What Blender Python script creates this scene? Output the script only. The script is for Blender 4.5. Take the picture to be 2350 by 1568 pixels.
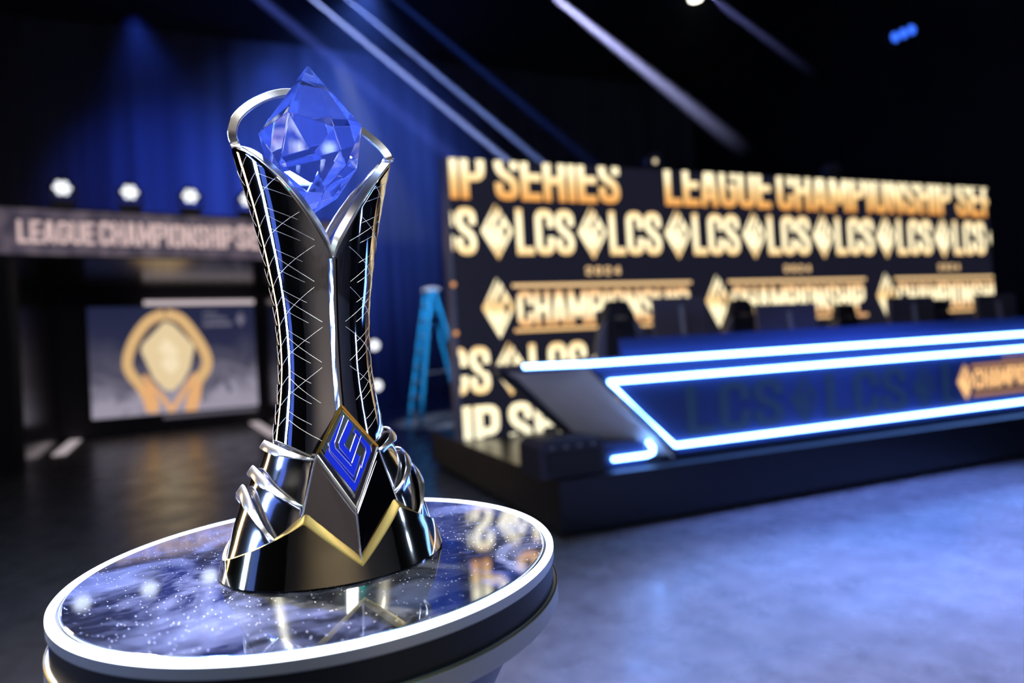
import bpy, bmesh, math, random
from math import sin, cos, pi, radians
from mathutils import Vector, Matrix
random.seed(7)
for _o in list(bpy.data.objects): bpy.data.objects.remove(_o)
C = bpy.context.scene.collection

# ------------------------------------------------------------------ camera
F_PX, CAM_Z = 1475.0, 1.26
ROLL, PITCH = radians(3.3), radians(0.8)
AZ = radians(68.93)                      # world +X lies this far right of the camera's heading
FWD = Vector((cos(AZ), sin(AZ), 0)); RGT = Vector((sin(AZ), -cos(AZ), 0)); UP = Vector((0, 0, 1))
look = FWD*cos(PITCH) + UP*sin(PITCH)
up0 = -FWD*sin(PITCH) + UP*cos(PITCH)
cam_r = RGT*cos(ROLL) + up0*sin(ROLL)    # horizon rises to the right
cam_u = -RGT*sin(ROLL) + up0*cos(ROLL)
cam_r, cam_u = RGT*cos(ROLL) - up0*sin(ROLL), RGT*sin(ROLL) + up0*cos(ROLL)
cd = bpy.data.cameras.new('camera'); cam = bpy.data.objects.new('camera', cd); C.objects.link(cam)
cam.matrix_world = Matrix(((cam_r.x, cam_u.x, -look.x, 0), (cam_r.y, cam_u.y, -look.y, 0), (cam_r.z, cam_u.z, -look.z, CAM_Z), (0, 0, 0, 1)))
cd.sensor_width = 36; cd.lens = F_PX/2350*36; cd.clip_start = 0.02; cd.clip_end = 100
cd.dof.use_dof = True; cd.dof.focus_distance = 0.80; cd.dof.aperture_fstop = 1.9
bpy.context.scene.camera = cam

# ------------------------------------------------------------------ world and exposure
w = bpy.data.worlds.new('world'); bpy.context.scene.world = w; w.use_nodes = True
w.node_tree.nodes['Background'].inputs[0].default_value = (0.010, 0.013, 0.03, 1)
w.node_tree.nodes['Background'].inputs[1].default_value = 0.25
vs = bpy.context.scene.view_settings
vs.view_transform = 'Standard'; vs.look = 'None'; vs.gamma = 1; vs.exposure = 0.0; vs.use_curve_mapping = False

# ------------------------------------------------------------------ stage lights and added fill lights
def aim(o, loc, tgt):
    o.location = loc
    o.rotation_euler = (Vector(tgt)-Vector(loc)).to_track_quat('-Z', 'Y').to_euler()
def spot(name, loc, tgt, col, power, size, blend=.5, rad=.05):
    l = bpy.data.lights.new(name, 'SPOT'); l.color = col; l.energy = power
    l.spot_size = radians(size); l.spot_blend = blend; l.shadow_soft_size = rad
    o = bpy.data.objects.new(name, l); C.objects.link(o); aim(o, loc, tgt); return o
def area(name, loc, tgt, col, power, sx, sy):
    l = bpy.data.lights.new(name, 'AREA'); l.color = col; l.energy = power
    l.shape = 'RECTANGLE'; l.size = sx; l.size_y = sy
    o = bpy.data.objects.new(name, l); C.objects.link(o); aim(o, loc, tgt); return o
spot('wash_spot', (3.2, 0.0, 6.0), (2.3, 1.2, 0), (.38, .45, 1.0), 3900, 40, .7, .15)
spot('wash_spot', (5.6, 1.5, 6.0), (4.4, 2.7, 0), (.18, .28, 1.0), 4400, 44, .9, .15)
spot('backdrop_spot', (2.6, 14.5, 9.8), (2.6, 20.5, 7.5), (.07, .16, .85), 4200, 85, 1, .2)
spot('backdrop_spot', (0.4, 15.0, 8.0), (0.2, 20.5, 4.2), (.04, .10, .9), 1300, 80, 1, .2)
spot('backdrop_spot', (-2.2, 15.0, 8.6), (-2.0, 20.5, 6.0), (.03, .09, .9), 1700, 70, 1, .2)
area('side_light', (-2.2, 1.0, 1.60), (0.07, 0.87, 1.38), (.35, .52, 1.0), 36, .22, .9)
area('side_light', (-2.2, 0.55, 1.9), (0.07, 0.87, 1.3), (.10, .20, 1.0), 1.5, .4, 1.6)
area('side_light', (2.3, 0.35, 1.7), (0.07, 0.87, 1.35), (.35, .5, 1.0), 8, .08, .8)
area('side_light', (-2.4, 3.0, 1.5), (0.07, 0.87, 1.35), (1.0, .70, .38), 12, .36, 1.3)  # warm light added for gold reflections on the trophy's left edge
spot('key_spot', (-2.2, 4.6, 5.0), (0.0, 0.88, 1.58), (1.0, .93, .78), 6000, 12, .4, .10)
spot('front_spot', (-1.9, 0.0, 3.4), (0.03, 0.85, 1.15), (1.0, .97, .92), 420, 8, .5, .10)
spot('front_spot', (1.7, -0.2, 3.2), (0.12, 0.85, 1.15), (1.0, .94, .84), 260, 8, .5, .08)
spot('front_spot', (0.3, -2.4, 4.2), (0.07, 0.87, 1.2), (1.0, .95, .88), 70, 10, .5, .08)
spot('crystal_fill', (0.5, 2.4, 4.6), (0.07, 0.87, 1.55), (.40, .55, 1.0), 700, 6, .4, .05)  # unseen spot added to brighten the crystal from above
area('facet_fill', (0.35, 3.2, 4.8), (0.07, 0.87, 1.5), (.55, .68, 1.0), 60, 1.4, .5)  # this pair is added so the crystal facets refract something bright
area('facet_fill', (0.9, -1.6, 3.9), (0.07, 0.87, 1.4), (.75, .82, 1.0), 26, .5, .5)
spot('bowl_fill', (0.073, 0.865, 1.008+.365), (0.071, 0.865, 1.6), (.55, .68, 1.0), 9, 70, .6, .006)  # added inside the bowl to brighten the crystal's underside
spot('table_spot', (-0.7, 3.0, 3.6), (0.03, 0.82, 1.0), (.07, .19, 1.0), 2400, 17, .5, .03)
spot('teal_fill', (1.3, -1.4, 3.6), (0.12, 0.75, 1.0), (.0, .55, .60), 60, 16, .7, .05)  # added fill that tints the mirror smudges teal
spot('ladder_fill', (1.0, 8.0, 5.0), (2.9, 11.0, 1.2), (.6, .75, 1.0), 2200, 24, .6, .1)  # unseen spot added to brighten the step ladder
spot('rear_wall_fill', (0.6, -4.0, 7.5), (0.2, -8, 4.2), (1.0, .86, .72), 650, 100, .9, .2)  # added to light the wall behind the camera, mirrored in the plinth

# ------------------------------------------------------------------ helpers
def wray(px, py):
    u, v = px-1175., 784.-py
    return look + cam_r*(u/F_PX) + cam_u*(v/F_PX)
CAM = Vector((0, 0, CAM_Z))
def onY(px, py, Y): d = wray(px, py); return CAM + d*(Y/d.y)
def onZ(px, py, z): d = wray(px, py); return CAM + d*((z-CAM_Z)/d.z)
def on_plane(px, py, p0, n): d = wray(px, py); return CAM + d*((Vector(p0)-CAM).dot(n)/d.dot(n))

def mat(name, col=(.5,.5,.5), rough=.5, metal=0., em=None, es=0., spec=.5, **kw):
    m = bpy.data.materials.new(name); m.use_nodes = True; b = m.node_tree.nodes['Principled BSDF']
    b.inputs['Base Color'].default_value = (*col, 1); b.inputs['Roughness'].default_value = rough
    b.inputs['Metallic'].default_value = metal; b.inputs['Specular IOR Level'].default_value = spec
    if em: b.inputs['Emission Color'].default_value = (*em, 1); b.inputs['Emission Strength'].default_value = es
    for k, v in kw.items(): b.inputs[k.replace('_', ' ')].default_value = v
    return m
def nd(m, t, **kw):
    n = m.node_tree.nodes.new(t)
    for k, v in kw.items(): setattr(n, k, v)
    return n
def bsdf(m): return m.node_tree.nodes['Principled BSDF']
def ramp(m, fac, stops):
    r = nd(m, 'ShaderNodeValToRGB'); m.node_tree.links.new(fac, r.inputs[0])
    e = r.color_ramp.elements
    while len(e) < len(stops): e.new(.5)
    for i, (p, c) in enumerate(stops): e[i].position = p; e[i].color = (*c, 1) if len(c) == 3 else c
    return r
def noise(m, scale, detail=4, rough=.55, vec=None, mscale=None, dist=0):
    tc = nd(m, 'ShaderNodeTexCoord'); n = nd(m, 'ShaderNodeTexNoise')
    n.inputs['Scale'].default_value = scale; n.inputs['Detail'].default_value = detail
    n.inputs['Roughness'].default_value = rough; n.inputs['Distortion'].default_value = dist
    if mscale:
        mp = nd(m, 'ShaderNodeMapping'); mp.inputs['Scale'].default_value = mscale
        m.node_tree.links.new(tc.outputs['Object'], mp.inputs[0]); m.node_tree.links.new(mp.outputs[0], n.inputs['Vector'])
    else: m.node_tree.links.new(tc.outputs['Object'], n.inputs['Vector'])
    return n

class MB:
    def __init__(s): s.v = []; s.f = []
    def add(s, vs, fs):
        k = len(s.v); s.v += [tuple(a) for a in vs]; s.f += [tuple(i+k for i in f) for f in fs]; return s
    def box(s, x0, x1, y0, y1, z0, z1, M=None):
        p = [Vector((x, y, z)) for z in (z0, z1) for x, y in ((x0,y0),(x1,y0),(x1,y1),(x0,y1))]
        if M: p = [M @ q for q in p]
        return s.add(p, [(3,2,1,0),(4,5,6,7),(0,1,5,4),(1,2,6,5),(2,3,7,6),(3,0,4,7)])
    def prism(s, poly, y0, y1, M=None):      # poly in x,z ; extruded along y (y0 = near face)
        n = len(poly); p = [Vector((x, y0, z)) for x, z in poly]+[Vector((x, y1, z)) for x, z in poly]
        if M: p = [M @ q for q in p]
        return s.add(p, [tuple(range(n)), tuple(range(2*n-1, n-1, -1))]+[(i, i+n, (i+1) % n+n, (i+1) % n) for i in range(n)])
    def tube(s, pts, r, n=8, closed=False, M=None, ry=None):
        pts = [Vector(p) for p in pts]; k = len(pts); vs = []; fs = []
        a = None
        for i, p in enumerate(pts):
            t = (pts[(i+1) % k]-pts[i-1]) if closed else (pts[min(i+1, k-1)]-pts[max(i-1, 0)])
            t.normalize()
            if a is None: a = t.orthogonal().normalized()
            a = (a-t*a.dot(t)).normalized(); b = t.cross(a)
            rr = r[i] if isinstance(r, (list, tuple)) else r
            for j in range(n):
                q = p+a*(rr*cos(2*pi*j/n))+b*(rr*sin(2*pi*j/n)); vs.append(M @ q if M else q)
        for i in range(k if closed else k-1):
            i2 = (i+1) % k
            for j in range(n): fs.append((i*n+j, i*n+(j+1) % n, i2*n+(j+1) % n, i2*n+j))
        if not closed: fs += [tuple(range(n-1, -1, -1)), tuple((k-1)*n+j for j in range(n))]
        return s.add(vs, fs)
    def lathe(s, prof, n=48, M=None, caps=True):  # prof [(r,z)...]
        vs = []; fs = []
        for r, z in prof:
            for j in range(n):
                q = Vector((r*cos(2*pi*j/n), r*sin(2*pi*j/n), z)); vs.append(M @ q if M else q)
        for i in range(len(prof)-1):
            for j in range(n): fs.append((i*n+j, i*n+(j+1) % n, (i+1)*n+(j+1) % n, (i+1)*n+j))
        if caps: fs += [tuple(range(n-1, -1, -1)), tuple((len(prof)-1)*n+j for j in range(n))]
        return s.add(vs, fs)
    def sweep(s, pts, wid, thick, wdir, closed=False):   # flat ribbon, wdir(i,p)->approx width direction
        pts = [Vector(p) for p in pts]; k = len(pts); vs = []; fs = []
        for i, p in enumerate(pts):
            t = (pts[(i+1) % k]-pts[i-1]) if closed else (pts[min(i+1, k-1)]-pts[max(i-1, 0)])
            t.normalize(); d = Vector(wdir(i, p)); d = (d-t*d.dot(t)).normalized(); nn = t.cross(d)
            w_ = wid(i) if callable(wid) else wid
            h = thick/2
            for a, b in ((0, -.55*h), (.1*w_, -h), (.9*w_, -h), (w_, -.5*h), (w_, .5*h), (.9*w_, h), (.1*w_, h), (0, .55*h)):
                vs.append(p+d*a+nn*b)
        n = 8
        for i in range(k if closed else k-1):
            i2 = (i+1) % k
            for j in range(n): fs.append((i*n+j, i*n+(j+1) % n, i2*n+(j+1) % n, i2*n+j))
        if not closed: fs += [tuple(range(n-1, -1, -1)), tuple((k-1)*n+j for j in range(n))]
        return s.add(vs, fs)
    def build(s, name, m, parent=None, smooth=False, bevel=0, kind=None, recalc=True):
        me = bpy.data.meshes.new(name); me.from_pydata(s.v, [], s.f); me.validate(); me.update()
        if recalc: bm = bmesh.new(); bm.from_mesh(me); bmesh.ops.recalc_face_normals(bm, faces=bm.faces); bm.to_mesh(me); bm.free()
        if m: me.materials.append(m)
        o = bpy.data.objects.new(name, me); C.objects.link(o)
        if smooth:
            for p in me.polygons: p.use_smooth = True
        if smooth == 'auto':
            try: me.set_sharp_from_angle(angle=radians(35))
            except Exception: pass
        if bevel:
            b = o.modifiers.new('bevel', 'BEVEL'); b.width = bevel; b.segments = 2; b.limit_method = 'ANGLE'
        if parent: o.parent = parent
        if kind: o['kind'] = kind
        return o
def thing(name, label, cat, loc=(0,0,0), rz=0, group=None):
    o = bpy.data.objects.new(name, None); C.objects.link(o); o.location = loc; o.rotation_euler = (0,0,rz); o.empty_display_size = .1
    return tag(o, label, cat, group)
def tag(o, label, cat, group=None):
    o['label'] = label; o['category'] = cat
    if group: o['group'] = group
    return o
def copy_tree(o, parent=None):
    c = o.copy(); C.objects.link(c); c.parent = parent
    for ch in list(o.children): copy_tree(ch, c)
    return c
def catmull(P, n=8, closed=True):
    P = [Vector(p) for p in P]; k = len(P); out = []
    rng = range(k) if closed else range(k-1)
    for i in rng:
        g = (lambda j: P[j % k]) if closed else (lambda j: P[max(0, min(k-1, j))])
        p0, p1, p2, p3 = g(i-1), g(i), g(i+1), g(i+2)
        for q in range(n):
            t = q/n
            out.append(.5*((2*p1)+(p2-p0)*t+(2*p0-5*p1+4*p2-p3)*t*t+(3*p1-p0-3*p2+p3)*t**3))
    if not closed: out.append(P[-1])
    return out
def lerp_tab(tab, x):
    if x <= tab[0][0]: return tab[0][1]
    for (a, b), (c, d) in zip(tab, tab[1:]):
        if x <= c: return b+(d-b)*(x-a)/(c-a)
    return tab[-1][1]

# ------------------------------------------------------------------ lettering (heavy condensed capitals drawn as strokes)
W_, T_ = .50, .165
c_ = T_/2
def fillet(P, r, closed=False):
    out = []; k = len(P)
    for i in range(k):
        if not closed and i in (0, k-1): out.append(P[i]); continue
        a, b, c = [Vector((*P[j % k], 0)) for j in (i-1, i, i+1)]
        ra = min(r, (a-b).length*.5); rc = min(r, (c-b).length*.5)
        p, q = b+(a-b).normalized()*ra, b+(c-b).normalized()*rc
        for t in (0, .33, .67, 1): s = p.lerp(b, t).lerp(b.lerp(q, t), t); out.append((s.x, s.y))
    return out
def stroke(P, t, closed=False):
    P = [Vector((*p, 0)) for p in P]; k = len(P); L = []; R = []
    for i in range(k):
        if closed: a, b = (P[i]-P[i-1]), (P[(i+1) % k]-P[i])
        else:
            b = P[min(i+1, k-1)]-P[min(i+1, k-1)-1]; a = P[max(i, 1)]-P[max(i, 1)-1]
        a = a.normalized(); b = b.normalized()
        na, nb = Vector((-a.y, a.x, 0)), Vector((-b.y, b.x, 0)); m = (na+nb)
        m = m/max(m.length_squared*.5, .35) if m.length > .01 else na
        L.append(P[i]+m*t/2); R.append(P[i]-m*t/2)
    q = []
    for i in range(k if closed else k-1):
        j = (i+1) % k; q.append([(L[i].x, L[i].y), (R[i].x, R[i].y), (R[j].x, R[j].y), (L[j].x, L[j].y)])
    return q
def glyph(ch):
    W, t, c = W_, T_, c_; r = .14; S = []
    def st(P, rad=0, cl=False, th=t):
        S.extend(stroke(fillet(P, rad, cl) if rad else P, th, cl))
    if ch == 'I': st([(c,0),(c,1)]); return S, t
    if ch == ' ': return S, .13
    if ch == 'L': st([(c,1),(c,0)]); st([(t,c),(W*.9,c)]); return S, W*.9
    if ch == 'E': st([(c,1),(c,0)]); [st([(t,y),(W*.88,y)]) for y in (c,.5,1-c)]; return S, W*.88
    if ch == 'O' or ch == '0': st([(c,c),(W-c,c),(W-c,1-c),(c,1-c)], r, True)
    if ch == 'D': st([(c,0),(c,1)]); st([(c,c),(W-c,c),(W-c,1-c),(c,1-c)], .14)
    if ch == 'C': st([(W-c,.60),(W-c,1-c),(c,1-c),(c,c),(W-c,c),(W-c,.40)], r)
    if ch == 'G': st([(W-c,.66),(W-c,1-c),(c,1-c),(c,c),(W-c,c),(W-c,.53)], r); st([(W,.5),(.27,.5)], th=.13)
    if ch == 'U': st([(c,1),(c,c),(W-c,c),(W-c,1)], r)
    if ch == 'H': st([(c,0),(c,1)]); st([(W-c,0),(W-c,1)]); st([(c,.5),(W-c,.5)])
    if ch == 'S': st([(W-c,.64),(W-c,1-c),(c,1-c),(c,.60),(W-c,.40),(W-c,c),(c,c),(c,.36)], .15)
    if ch in 'PR':
        st([(c,0),(c,1)]); st([(c,1-c),(W-c,1-c),(W-c,.45),(c,.45)], .14)
        if ch == 'R': st([(W-c-.02,.46),(W-c,0)])
    if ch == 'A': st([(c*.9,0),(W/2-.03,1)]); st([(W-c*.9,0),(W/2+.03,1)]); st([(.14,.24),(W-.14,.24)], th=.13); return S, W
    if ch == 'M':
        w = .66; st([(c,0),(c,1)]); st([(w-c,0),(w-c,1)]); st([(c+.02,1),(w/2,.2)], th=.14); st([(w-c-.02,1),(w/2,.2)], th=.14); return S, w
    if ch == 'N': st([(c,0),(c,1)]); st([(W-c,0),(W-c,1)]); st([(c,.95),(W-c,.05)], th=.15)
    if ch == '2': st([(c,.62),(c,1-c),(W-c,1-c),(W-c,.55),(c,.25),(c,c),(W,c)], .13)
    if ch == '4': st([(.36,0),(.36,1)]); st([(.34,.95),(.07,.33)], th=.13); st([(.03,.28),(W,.28)], th=.15)
    return S, W
def layout(s, gap=.055):
    q = []; x = 0
    for ch in s:
        g, wd = glyph(ch); q += [[(a+x, b) for a, b in p] for p in g]; x += wd+gap
    return q, x-gap
def clip(poly, x0, x1, z0, z1):
    for ax, lim, sg in ((0, x0, 1), (0, x1, -1), (1, z0, 1), (1, z1, -1)):
        out = []
        for i in range(len(poly)):
            a, b = poly[i-1], poly[i]; ia = (a[ax]-lim)*sg >= 0; ib = (b[ax]-lim)*sg >= 0
            if ia != ib:
                t = (lim-a[ax])/(b[ax]-a[ax]); out.append((a[0]+(b[0]-a[0])*t, a[1]+(b[1]-a[1])*t))
            if ib: out.append(b)
        poly = out
        if len(poly) < 3: return None
    return poly
def put(mb, polys, Y, box=None):
    for i, p in enumerate(polys):
        if box: p = clip(p, *box)
        if p: mb.add([(x, Y-.00002*(i % 7), z) for x, z in p], [tuple(range(len(p)))])
def word(s, x0, x1, z0, z1, gap=.055):
    q, wd = layout(s, gap); k = (x1-x0)/wd
    return [[(x0+a*k, z0+b*(z1-z0)) for a, b in p] for p in q]
LOGO = [([(-.10,1.0),(-.66,.30),(-.66,.12),(.02,-.50),(.36,-.10)], .275),
        ([(.28,.80),(-.26,.25),(-.26,.16),(.04,-.14),(.52,.42)], .25),
        ([(.40,.58),(.84,.10),(.84,-.06),(.52,-.48)], .27),
        ([(-.93,.16),(-.93,.04),(.06,-.95),(.50,-.42)], .25)]
def logo(cx, cz, hw, hh):
    q = []
    for P, t in LOGO: q += stroke(P, t)
    q = [clip(p, -1.0, 1.0, -1.0, 1.0) for p in q]
    out = []
    for p in q:
        if not p: continue
        out.append([(cx+a*hw, cz+b*hh) for a, b in p])
    return out
def words(parent, m, Y, specs, box=None, logos=()):
    for w_s in specs:
        mb = MB(); put(mb, word(*w_s), Y, box)
        if mb.v: mb.build('lettering', m, parent)
    for (cx, cz, hw, hh) in logos:
        mb = MB(); put(mb, clip_diamond(logo(cx, cz, hw, hh), cx, cz, hw*1.03, hh), Y, box)
        if mb.v: mb.build('logo', m, parent)
def clip_diamond(polys, cx, cz, hw, hh):
    out = []
    for p in polys:
        for sx, sz in ((1,1),(1,-1),(-1,1),(-1,-1)):
            if not p: break
            res = []; g = lambda q: 1-(sx*(q[0]-cx)/hw+sz*(q[1]-cz)/hh)
            for i in range(len(p)):
                a, b = p[i-1], p[i]; ga, gb = g(a), g(b)
                if (ga >= 0) != (gb >= 0): t = ga/(ga-gb); res.append((a[0]+(b[0]-a[0])*t, a[1]+(b[1]-a[1])*t))
                if gb >= 0: res.append(b)
            p = res if len(res) > 2 else None
        if p: out.append(p)
    return out

# ------------------------------------------------------------------ materials
M_silver = mat('polished_silver', (.80,.79,.78), .04, 1)
_n = noise(M_silver, 46, 2, .5, mscale=(1, 1, .35)); _b = nd(M_silver, 'ShaderNodeBump'); _b.inputs['Strength'].default_value = .22; _b.inputs['Distance'].default_value = .0012
M_silver.node_tree.links.new(_n.outputs[0], _b.inputs['Height']); M_silver.node_tree.links.new(_b.outputs[0], bsdf(M_silver).inputs['Normal'])
M_shell = mat('shell_silver', (.82,.80,.77), .11, 1)
M_brushed = mat('satin_silver', (.86,.85,.82), .24, 1)
M_gold = mat('polished_gold', (.62,.55,.36), .07, 1)
M_satin_gold = mat('satin_gold', (.21,.155,.055), .45, 1)
M_amber = mat('amber_gold', (.95,.52,.10), .15, 1)
M_enamel = mat('blue_enamel', (.006,.02,.50), .15, 0, spec=.6)
M_dsilver = mat('dark_silver', (.34,.32,.32), .16, 1)
M_black = mat('matte_black', (.012,.012,.014), .6)
M_bstruct = mat('black_plastic', (.02,.02,.025), .4)
M_riser = mat('riser_black', (.004,.004,.006), .3)
M_strip = mat('light_strip', (1,1,1), .5, em=(.15,.36,1.0), es=22)
M_ring = mat('ring_light', (1,1,1), .5, em=(.78,.86,1.0), es=6)
M_floor = mat('stage_floor', (.2,.2,.2), .36)
n1 = noise(M_floor, 6, 8, .65); r1 = ramp(M_floor, n1.outputs[0], [(.3, (.13,.13,.14)), (.7, (.24,.24,.25))])
M_floor.node_tree.links.new(r1.outputs[0], bsdf(M_floor).inputs['Base Color'])
n2 = noise(M_floor, 2.5, 5, .6); r2 = ramp(M_floor, n2.outputs[0], [(.3, (.20,)*3), (.75, (.38,)*3)])
M_floor.node_tree.links.new(r2.outputs[0], bsdf(M_floor).inputs['Roughness'])
M_drape = mat('backdrop_drape', (.16,.17,.2), .9)
nn = noise(M_drape, 1.0, 2, .5, mscale=(3.0, 1, .05)); rr = ramp(M_drape, nn.outputs[0], [(.35, (.10,.10,.13)), (.65, (.20,.21,.25))])
M_drape.node_tree.links.new(rr.outputs[0], bsdf(M_drape).inputs['Base Color'])
M_wall = mat('dark_wall', (.02,.02,.024), .8)

# table-top mirror with smudges and dust
M_mirror = mat('dusty_mirror', (.50,.58,.75), .03, 1)
nt = M_mirror.node_tree
sm = noise(M_mirror, 9, 9, .62, dist=1.2); sr = ramp(M_mirror, sm.outputs[0], [(.46, (.03,)*3), (.78, (.5,)*3)])
sc = noise(M_mirror, 30, 6, .7, mscale=(1, 4, 1), dist=.6); sr2 = ramp(M_mirror, sc.outputs[0], [(.52, (0,0,0)), (.8, (.25,)*3)])
vo = nd(M_mirror, 'ShaderNodeTexVoronoi'); vo.inputs['Scale'].default_value = 240
tcv = nd(M_mirror, 'ShaderNodeTexCoord'); nt.links.new(tcv.outputs['Object'], vo.inputs['Vector'])
sp = ramp(M_mirror, vo.outputs['Distance'], [(.0, (1,1,1)), (.13, (1,1,1)), (.19, (0,0,0))])
vp = ramp(M_mirror, vo.outputs['Color'], [(.66, (0,0,0)), (.68, (1,1,1))])
def mth(m, op, a, b):
    n = nd(m, 'ShaderNodeMath', operation=op); n.use_clamp = op == 'ADD'
    for i, x in enumerate((a, b)):
        if hasattr(x, 'links'): m.node_tree.links.new(x, n.inputs[i])
        else: n.inputs[i].default_value = x
    return n.outputs[0]
dust = mth(M_mirror, 'MULTIPLY', sp.outputs[0], vp.outputs[0])
fac = mth(M_mirror, 'ADD', sr.outputs[0], sr2.outputs[0])
df = nd(M_mirror, 'ShaderNodeBsdfDiffuse'); df.inputs[0].default_value = (.30,.32,.40,1)
mx = nd(M_mirror, 'ShaderNodeMixShader'); nt.links.new(fac, mx.inputs[0]); nt.links.new(bsdf(M_mirror).outputs[0], mx.inputs[1]); nt.links.new(df.outputs[0], mx.inputs[2])
df2 = nd(M_mirror, 'ShaderNodeBsdfDiffuse'); df2.inputs[0].default_value = (.9,.9,.92,1)
mx2 = nd(M_mirror, 'ShaderNodeMixShader'); nt.links.new(dust, mx2.inputs[0]); nt.links.new(mx.outputs[0], mx2.inputs[1]); nt.links.new(df2.outputs[0], mx2.inputs[2])
nt.links.new(mx2.outputs[0], nt.nodes['Material Output'].inputs[0])

def glow_mat(name, mode):      # what the LED display shows: gold lettering
    m = mat(name, (.02,.02,.02), .6, em=(1,.6,.25), es=1)
    tc = nd(m, 'ShaderNodeTexCoord'); sx = nd(m, 'ShaderNodeSeparateXYZ'); m.node_tree.links.new(tc.outputs['Object'], sx.inputs[0])
    mr = nd(m, 'ShaderNodeMapRange'); m.node_tree.links.new(sx.outputs['Z'], mr.inputs[0])
    lo, hi, stops = mode
    mr.inputs[1].default_value = lo; mr.inputs[2].default_value = hi
    r = ramp(m, mr.outputs[0], stops)
    m.node_tree.links.new(r.outputs[0], bsdf(m).inputs['Emission Color'])
    bsdf(m).inputs['Emission Strength'].default_value = 1.0
    return m
OR = (.98,.40,.08); CR = (1.55,1.32,.82); MD = (1.20,.76,.30)
M_row1 = glow_mat('display_gold_fade', (2.80, 3.20, [(0, OR), (.45, MD), (.8, CR)]))
M_row2 = glow_mat('display_gold_band', (2.24, 2.72, [(0, MD), (.25, CR), (.8, CR), (1, MD)]))
M_row3 = glow_mat('display_gold_center', (1.50, 1.88, [(0, OR), (.35, CR), (.65, CR), (1, OR)]))
M_row3b = glow_mat('display_gold_logo', (1.39, 2.01, [(0, CR), (.35, CR), (.5, MD), (.8, CR), (1, CR)]))
M_row4 = glow_mat('display_gold_low', (.84, 1.32, [(0, MD), (.25, CR), (.8, CR), (1, MD)]))
M_row5 = glow_mat('display_cream', (.4, .73, [(0, (1.3,1.2,.85)), (1, CR)]))
M_bar = glow_mat('display_bar', (1.4, 1.95, [(0, (1.05,.62,.25)), (1, (1.15,.75,.36))]))

# ------------------------------------------------------------------ the hall
def struct(name, mb, m, **kw): o = mb.build(name, m, **kw); o['kind'] = 'structure'; return o
struct('floor', MB().box(-9, 16, -8, 20.6, -.1, 0), M_floor)
struct('wall_back', MB().box(-9, 16, 20.5, 20.7, 0, 11), M_drape)
struct('wall_left', MB().box(-9.2, -9, -8, 20.7, 0, 11), M_wall)
struct('wall_right', MB().box(16, 16.2, -8, 20.7, 0, 11), M_wall)
struct('wall_front', MB().box(-9, 16, -8.2, -8, 0, 11), mat('hall_wall', (.5,.47,.44), .85))
M_ceil = mat('hall_ceiling', (.08,.08,.08), .9)
struct('ceiling', MB().box(-9, 16, -8, -1, 11, 11.2), M_ceil)
struct('ceiling', MB().box(-9, 16, -1, 20.7, 11.01, 11.2), M_wall)

# low black riser
r_ = thing('stage_riser', 'low black stage riser carrying the player desk and the display wall', 'stage riser')
MB().box(1.73, 12, 3.80, 7.2, .06, .40).build('deck', M_riser, r_, bevel=.006)
MB().box(1.80, 12, 3.90, 7.2, 0, .06).build('plinth_board', M_black, r_)

# ------------------------------------------------------------------ LED display wall
lw = thing('led_screen', 'tall black display wall covered in glowing gold lettering behind the player desk', 'led wall', (0,0,0))
YW = 6.11
X0, X1 = 1.775, 9.80
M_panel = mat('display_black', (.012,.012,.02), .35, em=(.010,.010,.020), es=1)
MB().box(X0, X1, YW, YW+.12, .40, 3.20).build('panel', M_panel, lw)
MB().box(X0-.045, X0-.002, YW-.03, YW+.14, .40, 3.20).build('edge_frame', mat('lavender_metal', (.45,.45,.62), .35, .3), lw)
clipbox = (X0, X1, .40, 3.20); yt = YW-.004
words(lw, M_row1, yt, [('IP', 1.79, 2.16, 2.80, 3.29), ('SERIES', 2.267, 3.72, 2.80, 3.29), ('LEAGUE', 4.31, 5.826, 2.80, 3.29),
      ('CHAMPIONSHIP', 5.93, 9.03, 2.79, 3.28), ('SERIES', 9.13, 10.58, 2.78, 3.27)], clipbox)
words(lw, M_row2, yt, [('LCS', 2.47+1.093*k, 3.13+1.093*k, 2.237, 2.715) for k in range(-1, 7)], clipbox, [(2.26+1.093*k, 2.48, .17, .29) for k in range(8)])
words(lw, M_row3, yt, [('CHAMPIONSHIP', 2.436+2.72*k, 4.55+2.72*k, 1.50, 1.862) for k in range(3)], clipbox)
words(lw, M_bar, yt, [(ch, 3.245+2.72*k+.115*i, 3.322+2.72*k+.115*i, 2.022, 2.110) for k in range(3) for i, ch in enumerate('2024')], clipbox)
for k in range(3):
    for z in (1.902, 1.442):
        mb = MB(); put(mb, [[(2.39+2.72*k, z), (4.59+2.72*k, z), (4.59+2.72*k, z+.036), (2.39+2.72*k, z+.036)]], yt, clipbox); mb.build('rule_line', M_bar, lw)
words(lw, M_row3b, yt, [], clipbox, [(2.23+2.72*k, 1.70, .17, .31) for k in range(3)])
words(lw, M_row4, yt, [('LCS', 2.534+1.093*k, 3.194+1.093*k, .845, 1.318) for k in range(-1, 7)], clipbox, [(2.32+1.093*k, 1.08, .17, .28) for k in range(7)])
words(lw, M_row5, yt, [('IP', 1.79, 2.17, .25, .73), ('SERIES', 2.27, 3.72, .25, .73), ('LEAGUE', 4.31, 5.826, .25, .73)], (X0, X1, .405, 3.2))

# ------------------------------------------------------------------ player desk
YD = 3.944
dk = thing('player_desk', 'long dark blue player desk outlined in white light strips on the riser', 'desk')
M_desk = mat('desk_blue_black', (.025,.045,.13), .45)
M_deskside = mat('desk_side_lit', (.85,.80,.70), .45)  # the display wall's beige light on the end panel, put into the colour
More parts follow.
